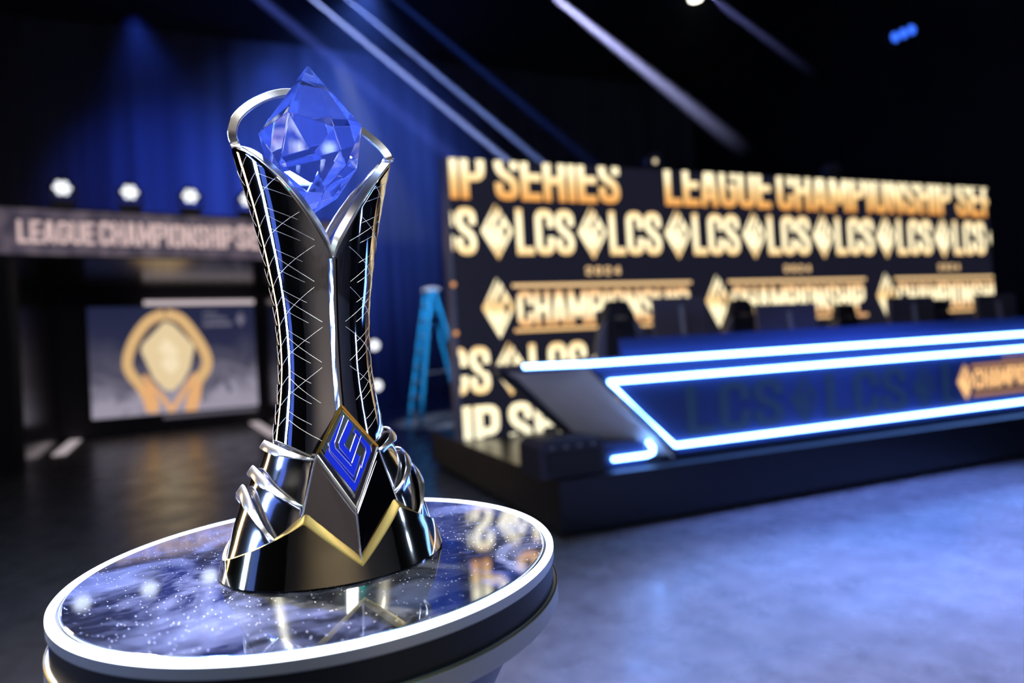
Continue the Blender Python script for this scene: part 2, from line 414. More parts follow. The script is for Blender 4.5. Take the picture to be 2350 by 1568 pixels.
# front face: wide at the top, slanting in to the base
MB().prism([(2.05,1.165),(14,1.165),(14,.44),(2.78,.44)], YD+.02, YD+.10).build('front_panel', M_desk, dk)
MB().prism([(1.60,1.115),(2.78,.44),(2.74,.40),(2.30,.40),(1.56,1.10)], YD+.45, YD+.50).build('rear_brace', M_bstruct, dk)
MB().add([(1.60,YD+.50,1.12),(2.06,YD+.02,1.12),(2.74,YD+.02,.42),(2.30,YD+.50,.42)], [(0,1,2,3)]).build('end_panel', M_deskside, dk)
MB().box(2.06, 14, YD+.02, YD+.85, 1.115, 1.15).build('desk_top', mat('desk_top_blue', (.05,.08,.25), .35), dk, bevel=.004)
MB().add([(1.58,YD+.0,1.15),(2.06,YD+.0,1.15),(2.06,YD+.85,1.15),(1.58,YD+.85,1.15),(1.58,YD,1.11),(2.06,YD,1.11),(2.06,YD+.85,1.11),(1.58,YD+.85,1.11)],
         [(0,1,2,3),(7,6,5,4),(0,4,5,1),(1,5,6,2),(2,6,7,3),(3,7,4,0)]).build('desk_wing', M_desk, dk)
MB().box(2.36, 14, YD+.03, YD+.07, 1.165, 1.30).build('fascia', mat('fascia_blue', (.025,.045,.17), .5), dk)
MB().box(2.45, 14, YD+.04, YD+.50, .40, .44).build('base_rail', M_bstruct, dk)
MB().box(2.15, 2.50, YD+.02, YD+.5, .40, .56).build('foot_block', M_desk, dk)
def strip(pts, nm='light_strip', r=.0135):
    return MB().tube(pts, r, 8).build(nm, M_strip, dk, smooth=True)
strip([(1.59,YD,1.148),(2.055,YD,1.138)]); strip([(2.06,YD,1.138),(4.6,YD,1.138)]); strip([(4.61,YD,1.138),(14,YD,1.138)])
strip([(14,YD,1.003),(2.225,YD,1.003),(2.738,YD,.505),(14,YD,.498)])
strip([(2.22,YD,.463),(2.50,YD,.463),(2.545,YD,.475),(2.55,YD,.51),(2.51,YD,.555)])
words(dk, mat('desk_screen_text', (.02,.03,.05), .4, em=(.006,.018,.045), es=1.0), YD+.016, [('LCS', 2.86+1.36*k, 3.78+1.36*k, .56, .93) for k in range(3)], (2.8, 5.75, .5, 1.1),
      [(3.99+1.36*k, .745, .14, .22) for k in range(2)])
M_dlogo = mat('desk_logo_gold', (.1,.05,.02), .5, em=(1.0,.55,.22), es=1.3)
M_dlogod = mat('desk_rule_bronze', (.1,.05,.02), .5, em=(.50,.24,.12), es=1.0)
words(dk, M_dlogo, YD+.014, [('CHAMPIONSHIP', 6.0, 7.25, .665, .845)], None, [(5.885, .745, .105, .165)])
words(dk, M_dlogod, YD+.014, [(ch, 6.42+.10*i, 6.475+.10*i, .915, .955) for i, ch in enumerate('2024')])
for z in (.862, .60):
    mb = MB(); put(mb, [[(5.97,z),(7.28,z),(7.28,z+.028),(5.97,z+.028)]], YD+.014); mb.build('rule_line', M_dlogod, dk)

# monitors, chairs, small things on the desk
M_mon = mat('monitor_shell', (.14,.13,.17), .4)
M_grey = mat('monitor_grey', (.30,.30,.36), .35)
def monitor(X, Y, w_, zt, label):
    t = thing('monitor', label, 'monitor', (X, Y, 1.15), 0, 'monitors along the desk')
    MB().box(-w_/2, w_/2, -.02, .02, zt-.34-1.15, zt-1.15).build('housing', M_mon, t, bevel=.006)
    MB().box(-w_/2+.01, w_/2-.01, .02, .024, zt-.33-1.15, zt-.01-1.15).build('screen', M_black, t)
    MB().tube([(0,-.03,zt-.07-1.15),(0,-.06,.02)], .022, 10).build('stand', M_grey, t)
    MB().box(-.12, .12, -.14, .06, 0, .014).build('foot', M_grey, t, bevel=.004)
monitor(3.13, 4.34, .50, 1.61, 'black monitor seen from behind, between the first and second chair')
monitor(4.25, 4.36, .66, 1.53, 'black monitor seen from behind, right of the second chair')
monitor(5.78, 4.36, .60, 1.555, 'black monitor seen from behind, right of the third chair')
monitor(7.00, 4.36, .60, 1.55, 'black monitor at the right edge of the frame behind the desk')
M_chair = mat('chair_leatherette', (.045,.045,.06), .42)
M_chairs = mat('chair_side_lavender', (.26,.26,.38), .4)
M_patch = mat('chair_emblem', (.42,.34,.28), .5)
def chair(X, Y, zt, label, rz=0):
    h = zt-.40
    t = thing('gaming_chair', label, 'chair', (X, Y-.25, .40), rz, 'high-backed chairs behind the desk')
    k = h/1.25
    back = [(-.09,1.25),(.09,1.25),(.12,1.215),(.15,1.10),(.21,.99),(.245,.85),(.22,.60),(.24,.46),(-.24,.46),(-.22,.60),(-.245,.85),(-.21,.99),(-.15,1.10),(-.12,1.215)]
    MB().prism([(x, z*k) for x, z in back], .20, .29).build('backrest', M_chair, t, smooth=False, bevel=.025)
    for s in (-1, 1):
        MB().prism([(s*.145,1.09*k),(s*.225,.98*k),(s*.262,.85*k),(s*.235,.60*k),(s*.18,.60*k)], .17, .21).build('side_bolster', M_chairs, t, bevel=.01)
    MB().box(-.075, .075, .182, .199, 1.02*k, 1.15*k).build('head_pillow', M_chair, t, bevel=.01)
    MB().box(-.055, .055, .174, .181, 1.08*k, 1.105*k).build('embroidery', M_patch, t)
    MB().box(-.018, .018, .185, .199, .80*k, .90*k).build('emblem', M_patch, t)
    MB().box(-.26, .26, -.28, .24, .42*k, .52*k).build('seat', M_chair, t, bevel=.03)
    for s in (-1, 1):
        MB().box(s*.33-.035, s*.33+.035, -.18, .14, .66*k, .69*k).build('armrest', M_bstruct, t, bevel=.008)
        MB().tube([(s*.31,-.02,.66*k),(s*.30,-.02,.44*k)], .018, 8).build('arm_post', M_bstruct, t)
    MB().tube([(0,0,.42*k),(0,0,.10)], .03, 10).build('gas_lift', M_bstruct, t)
    m = MB()
    for j in range(5):
        a = 2*pi*j/5+.3; m.tube([(0,0,.12),(.30*cos(a),.30*sin(a),.07)], .02, 8)
    m.build('star_base', M_bstruct, t)
    for j in range(5):
        a = 2*pi*j/5+.3; MB().tube([(.30*cos(a)-.02,.30*sin(a),.032),(.30*cos(a)+.02,.30*sin(a),.032)], .03, 10).build('caster', M_bstruct, t)
    return t
chair(2.97, 5.05, 1.655, 'leftmost high-backed black chair, in front of the CHAMPIONSHIP lettering')
chair(4.34, 5.05, 1.63, 'second high-backed black chair from the left, beside a gold diamond logo')
chair(5.70, 5.05, 1.55, 'third high-backed black chair from the left, between two monitors')
chair(7.10, 5.05, 1.56, 'fourth high-backed black chair, farthest right behind the desk')
M_copper = mat('copper_can', (.85,.42,.26), .3, .7)
M_copl = mat('amber_glow', (.3,.1,.03), .4, em=(1.0,.45,.2), es=.9)
for (px, py, lb) in ((1580,775,'small glowing amber glint under the first monitor'), (1630,773,'small glowing amber glint below the gold logo between the first two stations'),
                     (1660,773,'smallest glowing amber glint, at the foot of the second chair'), (1980,723,'small glowing reddish glint right of the third chair'), (2210,743,'small glowing reddish glint farthest right on the desk')):
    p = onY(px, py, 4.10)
    t = thing('desk_glint', lb, 'lamp', (p.x, p.y, 1.15), 0, 'tiny glowing glints on the desk')  # coppery glint made as a glowing bead on an added stem
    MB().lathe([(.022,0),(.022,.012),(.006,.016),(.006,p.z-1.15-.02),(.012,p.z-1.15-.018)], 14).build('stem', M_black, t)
    MB().lathe([(.004,-.017),(.016,-.01),(.021,0),(.016,.01),(.004,.017)], 14, Matrix.Translation((0,0,p.z-1.15))).build('glint_bead', M_copl, t, smooth=True)
for z, lb in ((1.94,'upper orange indicator lamp on the left edge of the display wall'), (1.46,'lower orange indicator lamp on the left edge of the display wall')):
    t = thing('indicator_lamp', lb, 'lamp', (X0-.02, YW-.031, z), 0, 'orange indicator lamps on the wall edge')
    Mx = Matrix.Rotation(radians(90), 4, 'X')
    MB().lathe([(.032,0),(.032,.01),(.028,.014)], 16, Mx).build('bezel', M_black, t)
    MB().lathe([(.026,.012),(.022,.022),(.010,.028)], 16, Mx).build('lens', M_copl, t, smooth=True)

# floor monitor box at the riser's front corner
sb = thing('stage_speaker', 'squat black stage speaker cabinet on the riser corner beside the desk foot', 'speaker', (1.87, 4.02, .40))
Msb = mat('speaker_black', (.03,.03,.045), .5)
MB().prism([(-.24,0),(.24,0),(.24,.22),(.20,.245),(-.19,.255),(-.24,.21)], -.17, .20).build('cabinet', Msb, sb, bevel=.008)
MB().box(-.19, .19, -.185, -.171, .03, .18).build('grille', M_black, sb)
for s in (-.15, -.05, .05, .15): MB().lathe([(.010,0),(.010,.012),(.006,.014)], 10, Matrix.Translation((s, -.171, .205)) @ Matrix.Rotation(radians(90), 4, 'X')).build('knob', M_grey, sb)

# ------------------------------------------------------------------ entrance booth with ribbon banner
bw = Vector((.988, .156, 0)); bd = Vector((-.156, .988, 0)); B0 = Vector((-3.139, 10.2, 0))
brz = math.atan2(bw.y, bw.x)
def bl(px, py, t=0):          # booth local (s, t, z) of a pixel on the plane at depth t
    p = on_plane(px, py, B0+bd*t, bd); d = p-B0; return d.dot(bw), p.z
M_bpanel = mat('banner_grey', (.10,.09,.11), .5, em=(.105,.085,.12), es=1)
nb = noise(M_bpanel, 1.0, 1, .4, mscale=(5, 1, 4)); rb = ramp(M_bpanel, nb.outputs[0], [(.35, (.045,.038,.06)), (.65, (.12,.095,.12))]); rb.color_ramp.interpolation = 'LINEAR'
M_bpanel.node_tree.links.new(rb.outputs[0], bsdf(M_bpanel).inputs['Emission Color'])
bn = thing('ribbon_banner', 'long grey display ribbon reading LEAGUE CHAMPIONSHIP SERIES above the entrance', 'banner', B0, brz)
sL, zT = bl(-80, 474); sT, zt1 = bl(300, 490); sR, _ = bl(845, 520); _, zb1 = bl(300, 583)
MB().box(sL, sR, 0, .25, zb1, zt1).build('display_panel', M_bpanel, bn)
yb = -.006; M_bl = mat('banner_letters', (.1,.1,.1), .5, em=(.72,.52,.50), es=1)
for s, a, b in (('LEAGUE', 40, 218), ('CHAMPIONSHIP', 228, 536), ('SERIES', 542, 694)):
    xa, _ = bl(a, 540); xb, _ = bl(b, 545)
    _, z1_ = bl((a+b)/2, 505+(a+b)/2*.026); _, z0_ = bl((a+b)/2, 556+(a+b)/2*.028)
    words(bn, M_bl, yb, [(s, xa, xb, z0_, z1_)])
MB().box(sL, sR, -.02, .27, zt1, zt1+.03).build('top_rail', M_black, bn)

bt = thing('entrance_booth', 'dark entrance tunnel with a screen at its end under the grey ribbon', 'booth', B0, brz)
DT = 4.4
M_tun = mat('tunnel_gloss', (.02,.018,.022), .18)
sl, _ = bl(128, 1050); sl = -.10; sr = 3.30
def fl(px, py):
    p = onZ(px, py, 0)-B0; return p.dot(bw), p.dot(bd)
la = fl(135, 1045); lb_ = fl(215, 975); ra = fl(630, 1000); rb_ = fl(560, 955)
sl = (la[0]+lb_[0])/2-.25; sr = (ra[0]+rb_[0])/2+.25
MB().box(sl-.1, sl, .3, DT+.3, 0, zb1-.02).build('side_wall', M_tun, bt)
MB().box(sr, sr+.1, .3, DT+.3, 0, zb1-.02).build('side_wall', M_tun, bt)
MB().box(sl-.1, sr+.1, .3, DT+.3, zb1-.02, zb1+.06).build('roof', M_tun, bt)
MB().box(sl, sr, DT+.14, DT+.3, 0, zb1-.02).build('rear_wall', mat('booth_wall', (.035,.03,.04), .6), bt)
MB().box(sL, sl-.1, .28, .36, 0, zb1).build('front_flat', M_black, bt)
MB().box(sr+.1, sR, .28, .36, 0, zb1).build('front_flat', M_black, bt)
# light bar above the screen, dim bar below
M_lbar = mat('booth_light_bar', (.6,.6,.6), .4, em=(.50,.42,.44), es=1.2)
M_lbar2 = mat('booth_dim_bar', (.2,.2,.22), .4, em=(.10,.09,.12), es=1)
x1_, z1_ = bl(582, 692, DT-.1); x0_, z0_ = bl(330, 697, DT-.1)
MB().tube([(x0_, DT-.1, (z0_+z1_)/2),(x1_, DT-.1, (z0_+z1_)/2)], .05, 10).build('light_bar', M_lbar, bt, smooth=True)
x1_, z1_ = bl(590, 941, DT-.3); x0_, z0_ = bl(375, 956, DT-.3)
MB().tube([(x0_, DT-.3, (z0_+z1_)/2),(x1_, DT-.3, (z0_+z1_)/2)], .035, 10).build('dim_bar', M_lbar2, bt, smooth=True)
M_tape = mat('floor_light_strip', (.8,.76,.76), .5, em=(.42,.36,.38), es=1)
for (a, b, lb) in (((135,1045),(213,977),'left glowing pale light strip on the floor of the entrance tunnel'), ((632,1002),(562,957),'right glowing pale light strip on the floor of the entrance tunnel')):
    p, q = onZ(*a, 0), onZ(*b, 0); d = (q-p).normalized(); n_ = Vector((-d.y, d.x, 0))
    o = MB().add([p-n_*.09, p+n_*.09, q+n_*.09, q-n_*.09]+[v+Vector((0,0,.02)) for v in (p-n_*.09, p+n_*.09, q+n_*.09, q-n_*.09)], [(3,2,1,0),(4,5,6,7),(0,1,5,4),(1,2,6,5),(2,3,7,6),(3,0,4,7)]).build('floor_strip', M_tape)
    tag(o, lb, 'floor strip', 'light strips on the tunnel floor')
# the screen in the tunnel
sc_ = thing('entrance_screen', 'wide screen at the end of the entrance tunnel showing a golden trophy drawing', 'screen', B0, brz)
xa, _ = bl(205, 830, DT); xb, _ = bl(588, 830, DT); _, zt_ = bl(400, 703, DT); _, zb_ = bl(400, 947, DT)
M_scr = mat('screen_picture', (.01,.01,.01), .4, em=(1,1,1), es=1)
tc = nd(M_scr, 'ShaderNodeTexCoord'); sx = nd(M_scr, 'ShaderNodeSeparateXYZ'); M_scr.node_tree.links.new(tc.outputs['Object'], sx.inputs[0])
mr = nd(M_scr, 'ShaderNodeMapRange'); mr.inputs[1].default_value = zt_; mr.inputs[2].default_value = zb_; M_scr.node_tree.links.new(sx.outputs['Z'], mr.inputs[0])
ns = noise(M_scr, 1.1, 3, .5, dist=1.5)
ad = mth(M_scr, 'MULTIPLY', mr.outputs[0], mth(M_scr, 'ADD', mth(M_scr, 'MULTIPLY', ns.outputs[0], 1.1), .25))
rs = ramp(M_scr, ad, [(0, (.012,.016,.05)), (.25, (.02,.022,.06)), (.5, (.085,.080,.12)), (.75, (.33,.30,.38))])
M_scr.node_tree.links.new(rs.outputs[0], bsdf(M_scr).inputs['Emission Color'])
MB().box(xa, xb, DT, DT+.06, zb_, zt_).build('display_panel', M_scr, sc_)
MB().box(xa-.05, xb+.05, DT+.062, DT+.12, zb_-.06, zt_+.06).build('bezel', M_black, sc_)
_gl = lambda n, c, s: mat(n, (.02,.02,.02), .5, em=c, es=s)
def flat(name, pxs, m, dy=.004, hole=None):
    P = [bl(x, y, DT) for x, y in pxs]
    me = MB().add([(x, DT-dy, z) for x, z in P], [tuple(range(len(P)))]); return me.build(name, m, sc_)
def band(name, pxs, wpx, m, dy=.004):
    q = []
    P = catmull([(x, y, 0) for x, y in pxs], 5, closed=False)
    for quad in stroke([(p.x, p.y) for p in P], wpx): q.append([bl(x, y, DT) for x, y in quad])
    mb = MB()
    for p in q: mb.add([(x, DT-dy, z) for x, z in p], [(0,1,2,3)])
    return mb.build(name, m, sc_)
G1 = _gl('drawing_gold', (.72,.45,.20), 1.0); G2 = _gl('drawing_pale_gold', (.80,.62,.36), 1.0); G3 = _gl('drawing_orange', (.80,.42,.18), 1.0); G4 = _gl('drawing_cream', (.92,.76,.50), 1.0)
band('drawn_hoop', [(377,721),(340,738),(308,780),(293,825),(298,855),(325,890),(350,935)], 24, G1)
band('drawn_hoop', [(380,721),(415,733),(450,775),(472,815),(473,845),(452,880),(440,935)], 24, G1)
band('drawn_leg', [(330,862),(352,890),(375,915),(394,944)], 12, G3, .007)
band('drawn_leg', [(450,858),(430,885),(412,915),(394,944)], 12, G3, .007)
flat('drawn_foot', [(318,880),(345,885),(366,925),(362,948),(336,946),(326,910)], G3, .006)
flat('drawn_foot', [(440,880),(464,875),(460,915),(452,942),(425,944),(428,915)], G3, .006)
flat('drawn_crystal', [(377,738),(398,745),(446,793),(444,806),(436,845),(420,875),(398,897),(380,896),(352,870),(338,838),(323,806),(327,790)], G2, .005)
flat('drawn_facet', [(380,776),(405,800),(410,815),(378,815),(364,805),(368,795)], G4, .008)
flat('drawn_facet', [(378,818),(404,818),(412,840),(392,860),(370,838)], G4, .008)
M_st = _gl('screen_grey_text', (.17,.16,.22), 1.1)
for s, y0, y1, xe in (('2024', 716, 723, 498), ('LEAGUE', 727, 735, 520), ('CHAMPIONSHIP', 739, 750, 532)):
    (a, c0), (b, c1) = bl(466, y1, DT), bl(xe, y0, DT); words(sc_, M_st, DT-.004, [(s, a, b, c0, c1)])
(lx, lz), (lx2, _), (_, lz2) = bl(552, 732, DT), bl(562, 732, DT), bl(552, 714, DT)
words(sc_, M_st, DT-.004, [], None, [(lx, lz, lx2-lx, lz2-lz)])
band('drawn_swoosh', [(480,880),(500,835),(540,840),(585,860)], 9, _gl('swoosh_grey', (.14,.13,.18), 1), .003)
band('drawn_swoosh', [(500,840),(515,870),(530,900)], 12, _gl('swoosh_grey2', (.13,.12,.17), 1), .003)

# moving heads on the ribbon
M_lens = mat('moving_head_lens', (1,1,1), .3, em=(.93,.95,1.0), es=1.5)
M_head = mat('moving_head_shell', (.07,.07,.09), .45)
def moving_head(loc, label, tilt=0, group='moving heads on the ribbon', hr=.155):
    t = thing('moving_head', label, 'stage light', loc, brz, group); t.scale = (.78,)*3
    MB().box(-.17, .17, -.15, .15, 0, .12).build('base', M_head, t, bevel=.015)
    y = MB(); y.box(-.21, -.17, -.07, .07, .13, .44); y.box(.17, .21, -.07, .07, .13, .44); y.box(-.21, .21, -.07, .07, .12, .16)
    y.build('yoke', M_head, t, bevel=.01)
    Mx = Matrix.Translation((0, 0, .42)) @ Matrix.Rotation(radians(90+tilt), 4, 'X')
    MB().lathe([(.09,-.17),(.13,-.15),(.155,-.02),(.165,.10),(.16,.12)], 28, Mx).build('head', M_head, t, smooth='auto')
    m = MB(); R = .045
    for (a, b) in [(0,0)]+[(.095*cos(q*pi/3), .095*sin(q*pi/3)) for q in range(6)]:
        m.lathe([(R,.12),(R*.9,.135),(R*.5,.145),(.004,.148)], 14, Mx @ Matrix.Translation((a, b, 0)))
    m.build('lens_cluster', M_lens, t, smooth=True)
    return t
for (px, py, lb) in ((143,412,'leftmost white moving-head light on the ribbon'), (297,425,'second white moving-head light from the left on the ribbon'),
                     (435,437,'third white moving-head light, just left of the trophy'), (566,447,'moving-head light peeking out behind the trophy rim'),
                     (676,460,'moving-head light seen through the trophy opening below the crystal')):
    s, z = bl(px, py, .12); p = B0+bw*s+bd*.12
    moving_head((p.x, p.y, zt1+.03), lb, 28)
# two lamps on a stand right of the trophy
p = onY(857, 793, 10.5); p2 = onY(863, 885, 10.5)
ls = thing('lamp_stand', 'slim black stand with two round white lamps right behind the trophy', 'light stand', (p.x-.03, 10.5, 0))
MB().tube([(0,0,.02),(0,0,p.z+.15)], .02, 10).build('pole', M_black, ls)
MB().lathe([(.22,0),(.22,.02),(.03,.03)], 24).build('base', M_black, ls)
for q in (p, p2):
    Mx = Matrix.Translation((q.x-p.x+.03, 0, q.z)) @ Matrix.Rotation(radians(90), 4, 'X')
    h = MB().lathe([(.05,-.02),(.085,.02),(.09,.09)], 20, Mx).build('lamp_head', M_head, ls, smooth='auto')
    MB().lathe([(.082,.091),(.06,.105),(.004,.11)], 20, Mx).build('lens', M_lens, h, smooth=True)

# ------------------------------------------------------------------ step ladder
lx, ly = onY(985, 662, 11.0).x, 11.0
ld = thing('step_ladder', 'blue fibreglass step ladder standing left of the display wall', 'ladder', (lx, ly, 0), radians(10))
M_lad = mat('ladder_blue', (.01,.30,.62), .45); M_rung = mat('ladder_aluminium', (.5,.5,.55), .35, .8)
H = onY(985, 662, 11.0).z; 
for s, w0, w1 in ((-1, -.10, -.30), (1, .10, .30)):
    pass
fr = [(-.06, -.18), (-.30, -.28)]
for sy, sx_ in ((-.16, -.42), (.16, -.42)):
    MB().tube([(-.02, sy*.7, H-.04), (sx_, sy*1.6, .02)], .035, 6).build('front_rail', M_lad, ld)
for sy, sx_ in ((-.16, .62), (.16, .62)):
    MB().tube([(.04, sy*.7, H-.04), (sx_, sy*1.6, .02)], .032, 6).build('rear_rail', M_lad, ld)
for k in range(8):
    t = (k+1)/9; x = -.02+(-.42+.02)*t; y = .112+(.256-.112)*t; z = (H-.04)*(1-t)+.02*t
    MB().box(x-.04, x+.04, -y, y, z-.012, z+.012).build('tread', M_rung, ld)
MB().box(-.10, .14, -.14, .14, H-.05, H).build('top_cap', mat('ladder_cap', (.85,.78,.75), .5), ld, bevel=.008)
MB().tube([(-.30,-.2,.95),(.30,-.2,.98)], .012, 8).build('spreader', M_rung, ld)
MB().tube([(.33,-.206,.28*H+.75),(.40,-.215,.28*H+.52)], .037, 6).build('warning_label', mat('label_red', (.9,.05,.14), .5), ld)

# ------------------------------------------------------------------ lights above
pp = [onY(2063,78,8.), onY(2075,76,8.), onY(2090,71,8.)]
c0 = onY(2075,76,8.)
bp = thing('blue_batten_light', 'three-lens blue stage light hanging high at the upper right', 'stage light', c0, 0)
dirv = (onY(2094,67,8.)-onY(2056,84,8.)); ang = math.atan2(dirv.z, dirv.x)
Mb = Matrix.Rotation(-ang, 4, 'Y')
MB().box(-.30, .30, .02, .18, -.11, .11, Mb).build('housing', M_bstruct, bp, bevel=.01)
L = dirv.length
for k in (-1, 0, 1):
    Mx = Mb @ Matrix.Translation((k*L/2, .02, 0)) @ Matrix.Rotation(radians(90), 4, 'X')
    MB().lathe([(.085,0),(.08,.02),(.04,.05),(.004,.055)], 18, Mx).build('lens', mat('blue_lens', (.1,.2,.8), .3, em=(.04,.16,1.0), es=1.6), bp, smooth=True)
MB().tube([(0,.1,.1),(0,.1,11-c0.z)], .02, 8).build('hanger', M_black, bp)
c0 = onY(1596, -2, 8.)
wl = thing('hanging_spotlight', 'white spotlight at the top edge of the frame shining straight down', 'stage light', c0, 0)
MB().lathe([(.05,.30),(.09,.26),(.12,.02),(.125,0)], 24).build('barrel', M_head, wl, smooth='auto')
MB().lathe([(.004,-.02),(.07,-.014),(.115,.01)], 24).build('lens', mat('warm_lens', (1,1,1), .3, em=(1,.95,.8), es=6), wl, smooth=True)
MB().tube([(0,0,.3),(0,0,11-c0.z)], .02, 8).build('hanger', M_black, wl)
for (px, py, lb, e) in ((1495,372,'small dark spotlight behind the display wall, above the gap between SERIES and LEAGUE', 1), (1905,392,'small dark spotlight behind the top of the display wall, right of centre', 0)):
    q = onY(px, py, 6.5)
    t = thing('small_spotlight', lb, 'stage light', (q.x, 6.5, 3.10), 0, 'small lights behind the display wall')
    MB().tube([(0,0,-2.70),(0,0,q.z-3.10)], .02, 8).build('pole', M_black, t)
    Mx = Matrix.Translation((0,0,q.z-3.10)) @ Matrix.Rotation(radians(100), 4, 'X')
    MB().lathe([(.06,-.1),(.09,-.06),(.10,.08)], 20, Mx).build('head', M_head, t, smooth='auto')
    if e: MB().lathe([(.03,.081),(.02,.09),(.003,.092)], 14, Mx).build('lens', mat('tiny_warm_lens', (1,1,1), .3, em=(1,.8,.5), es=1), t, smooth=True)

# ------------------------------------------------------------------ display table
TX, TY, TZ, TR = .062, .890, 1.008, .3010
tb = thing('display_table', 'round display table with a glowing white rim and dusty mirror top', 'table', (TX, TY, 0))
M_band = mat('satin_grey_band', (.55,.54,.55), .35, .6)
M_lring = mat('lower_ring_grey', (.42,.40,.40), .4, .6)
MB().lathe([(.2917,TZ-.0150),(TR-.001,TZ-.0150),(TR,TZ-.0140),(TR,TZ-.0032),(.2917,TZ-.0032),(.2917,TZ-.0150)], 160, caps=False).build('rim_band', M_band, tb, smooth='auto')
MB().lathe([(.2918,TZ-.0031),(TR-.0002,TZ-.0031),(TR-.0003,TZ-.0014),(TR-.0018,TZ+.0003),(.2932,TZ+.0003),(.2920,TZ-.0008),(.2918,TZ-.0031)], 200, caps=False).build('ring_light', M_ring, tb, smooth='auto')
MB().lathe([(.001,TZ-.012),(.2915,TZ-.012),(.2915,TZ-.004),(.2885,TZ-.004),(.2885,TZ-.005)], 160).build('inner_groove', M_black, tb, smooth='auto')
MB().lathe([(.0005,TZ-.006),(.2872,TZ-.006),(.2872,TZ-.001),(.2862,TZ),(.0005,TZ)], 160).build('mirror_top', M_mirror, tb)
MB().tube([(.2873*cos(a), .2873*sin(a), TZ-.0016) for a in [2*pi*i/160 for i in range(160)]], .0012, 8, closed=True).build('mirror_edge', mat('pale_edge', (.6,.75,.9), .1, .8), tb, smooth=True)
MB().lathe([(.27,TZ-.046),(.2985,TZ-.046),(.2985,TZ-.0150),(.27,TZ-.0150)], 120).build('recess', mat('recess_black', (.006,.006,.008), .4), tb, smooth='auto')
MB().lathe([(.262,TZ-.068),(.302,TZ-.068),(.3035,TZ-.066),(.3035,TZ-.047),(.302,TZ-.0455),(.262,TZ-.0455)], 160).build('lower_ring', M_lring, tb, smooth='auto')
for z in (TZ-.0455, ):
    MB().tube([(.3028*cos(a), .3028*sin(a), z) for a in [2*pi*i/160 for i in range(160)]], .0011, 8, closed=True).build('gold_trim', M_satin_gold, tb, smooth=True)
MB().lathe([(.255,.935),(.262,TZ-.068),(.264,.93),(.185,.78),(.13,.62),(.11,.45),(.12,.2),(.19,.06),(.24,.03),(.24,0)], 96).build('pedestal', mat('pedestal_blue', (.05,.06,.12), .35), tb, smooth='auto')
MB().tube([(.2645*cos(a), .2645*sin(a), .932) for a in [2*pi*i/96 for i in range(96)]], .002, 8, closed=True).build('pedestal_trim', M_brushed, tb, smooth=True)

# ------------------------------------------------------------------ the trophy
O = Vector((.073, .865, TZ)); TRZ = radians(9.2); VR = radians(-4.8)
tp = thing('trophy', 'tall polished silver trophy with a gold plinth holding a faceted blue crystal', 'trophy', O, TRZ)
vr = Vector((cos(VR), sin(VR), 0)); vn = Vector((-sin(VR), cos(VR), 0))
Ri = Matrix.Rotation(-TRZ, 3, 'Z')
def V2L(x, z, d): return Ri @ (vr*x+vn*d+Vector((0,0,z)))
PROF = [(.06,.080),(.10,.076),(.14,.0715),(.157,.0702),(.178,.0668),(.2055,.0622),(.233,.059),(.2607,.0578),(.294,.0583),(.3274,.061),(.36,.0660),(.394,.0718),(.4276,.078),(.4608,.0855),(.494,.0937),(.516,.0995),(.54,.1030)]
DR = .90
def rz_(z): return lerp_tab(PROF, z)
# smooth the profile
_P = [(z, sum(rz_(z+dz) for dz in (-.012,-.006,0,.006,.012))/5) for z in [.06+.004*i for i in range(121)]]
def rbody(z): return lerp_tab(_P, z)
def bpt(th, z, off=0):
    r = rbody(z)+off; return Vector((r*sin(th), -DR*r*cos(th), z))
def ztop(th): return .380+.138*abs(sin(th))**1.02
m = MB(); NA, NR = 144, 64; vs_ = []; fs_ = []
for i in range(NR+1):
    for j in range(NA):
        th = 2*pi*j/NA; z = .10+(ztop(th)-.10)*i/NR; vs_.append(bpt(th, z))
for i in range(NR):
    for j in range(NA): fs_.append((i*NA+j, i*NA+(j+1) % NA, (i+1)*NA+(j+1) % NA, (i+1)*NA+j))
m.add(vs_, fs_); body = m.build('body', M_silver, tp, smooth=True, recalc=False)
so = body.modifiers.new('wall', 'SOLIDIFY'); so.thickness = .003; so.offset = -1
# engraved leaf lines
m = MB()
def on_body(a, b, n=14):
    out = []
    for i in range(n+1):
        t = i/n; th = radians(a[0]+(b[0]-a[0])*t); z = a[1]+(b[1]-a[1])*t
        if z > ztop(th)-.004: continue
        out.append(bpt(th, z, .0001))
    return out
M_engr = mat('engraved_line', (.85,.80,.72), .42, .8)
for s in (-1, 1):
    m = MB()
    for k in range(14):
        z0 = .165+.0245*k
        for A, B in (((s*88, z0), (s*(62), z0+.022)), ((s*62, z0+.022), (s*(14+3*(k % 3)), z0+.055 if k % 2 else z0-.012)), ((s*100, z0+.012), (s*84, z0-.012)), ((s*60, z0+.03), (s*30, z0+.012))):
            P = on_body(A, B)
            if len(P) > 3: m.tube(P, .00030, 5)
    m.build('engraving', M_engr, tp)
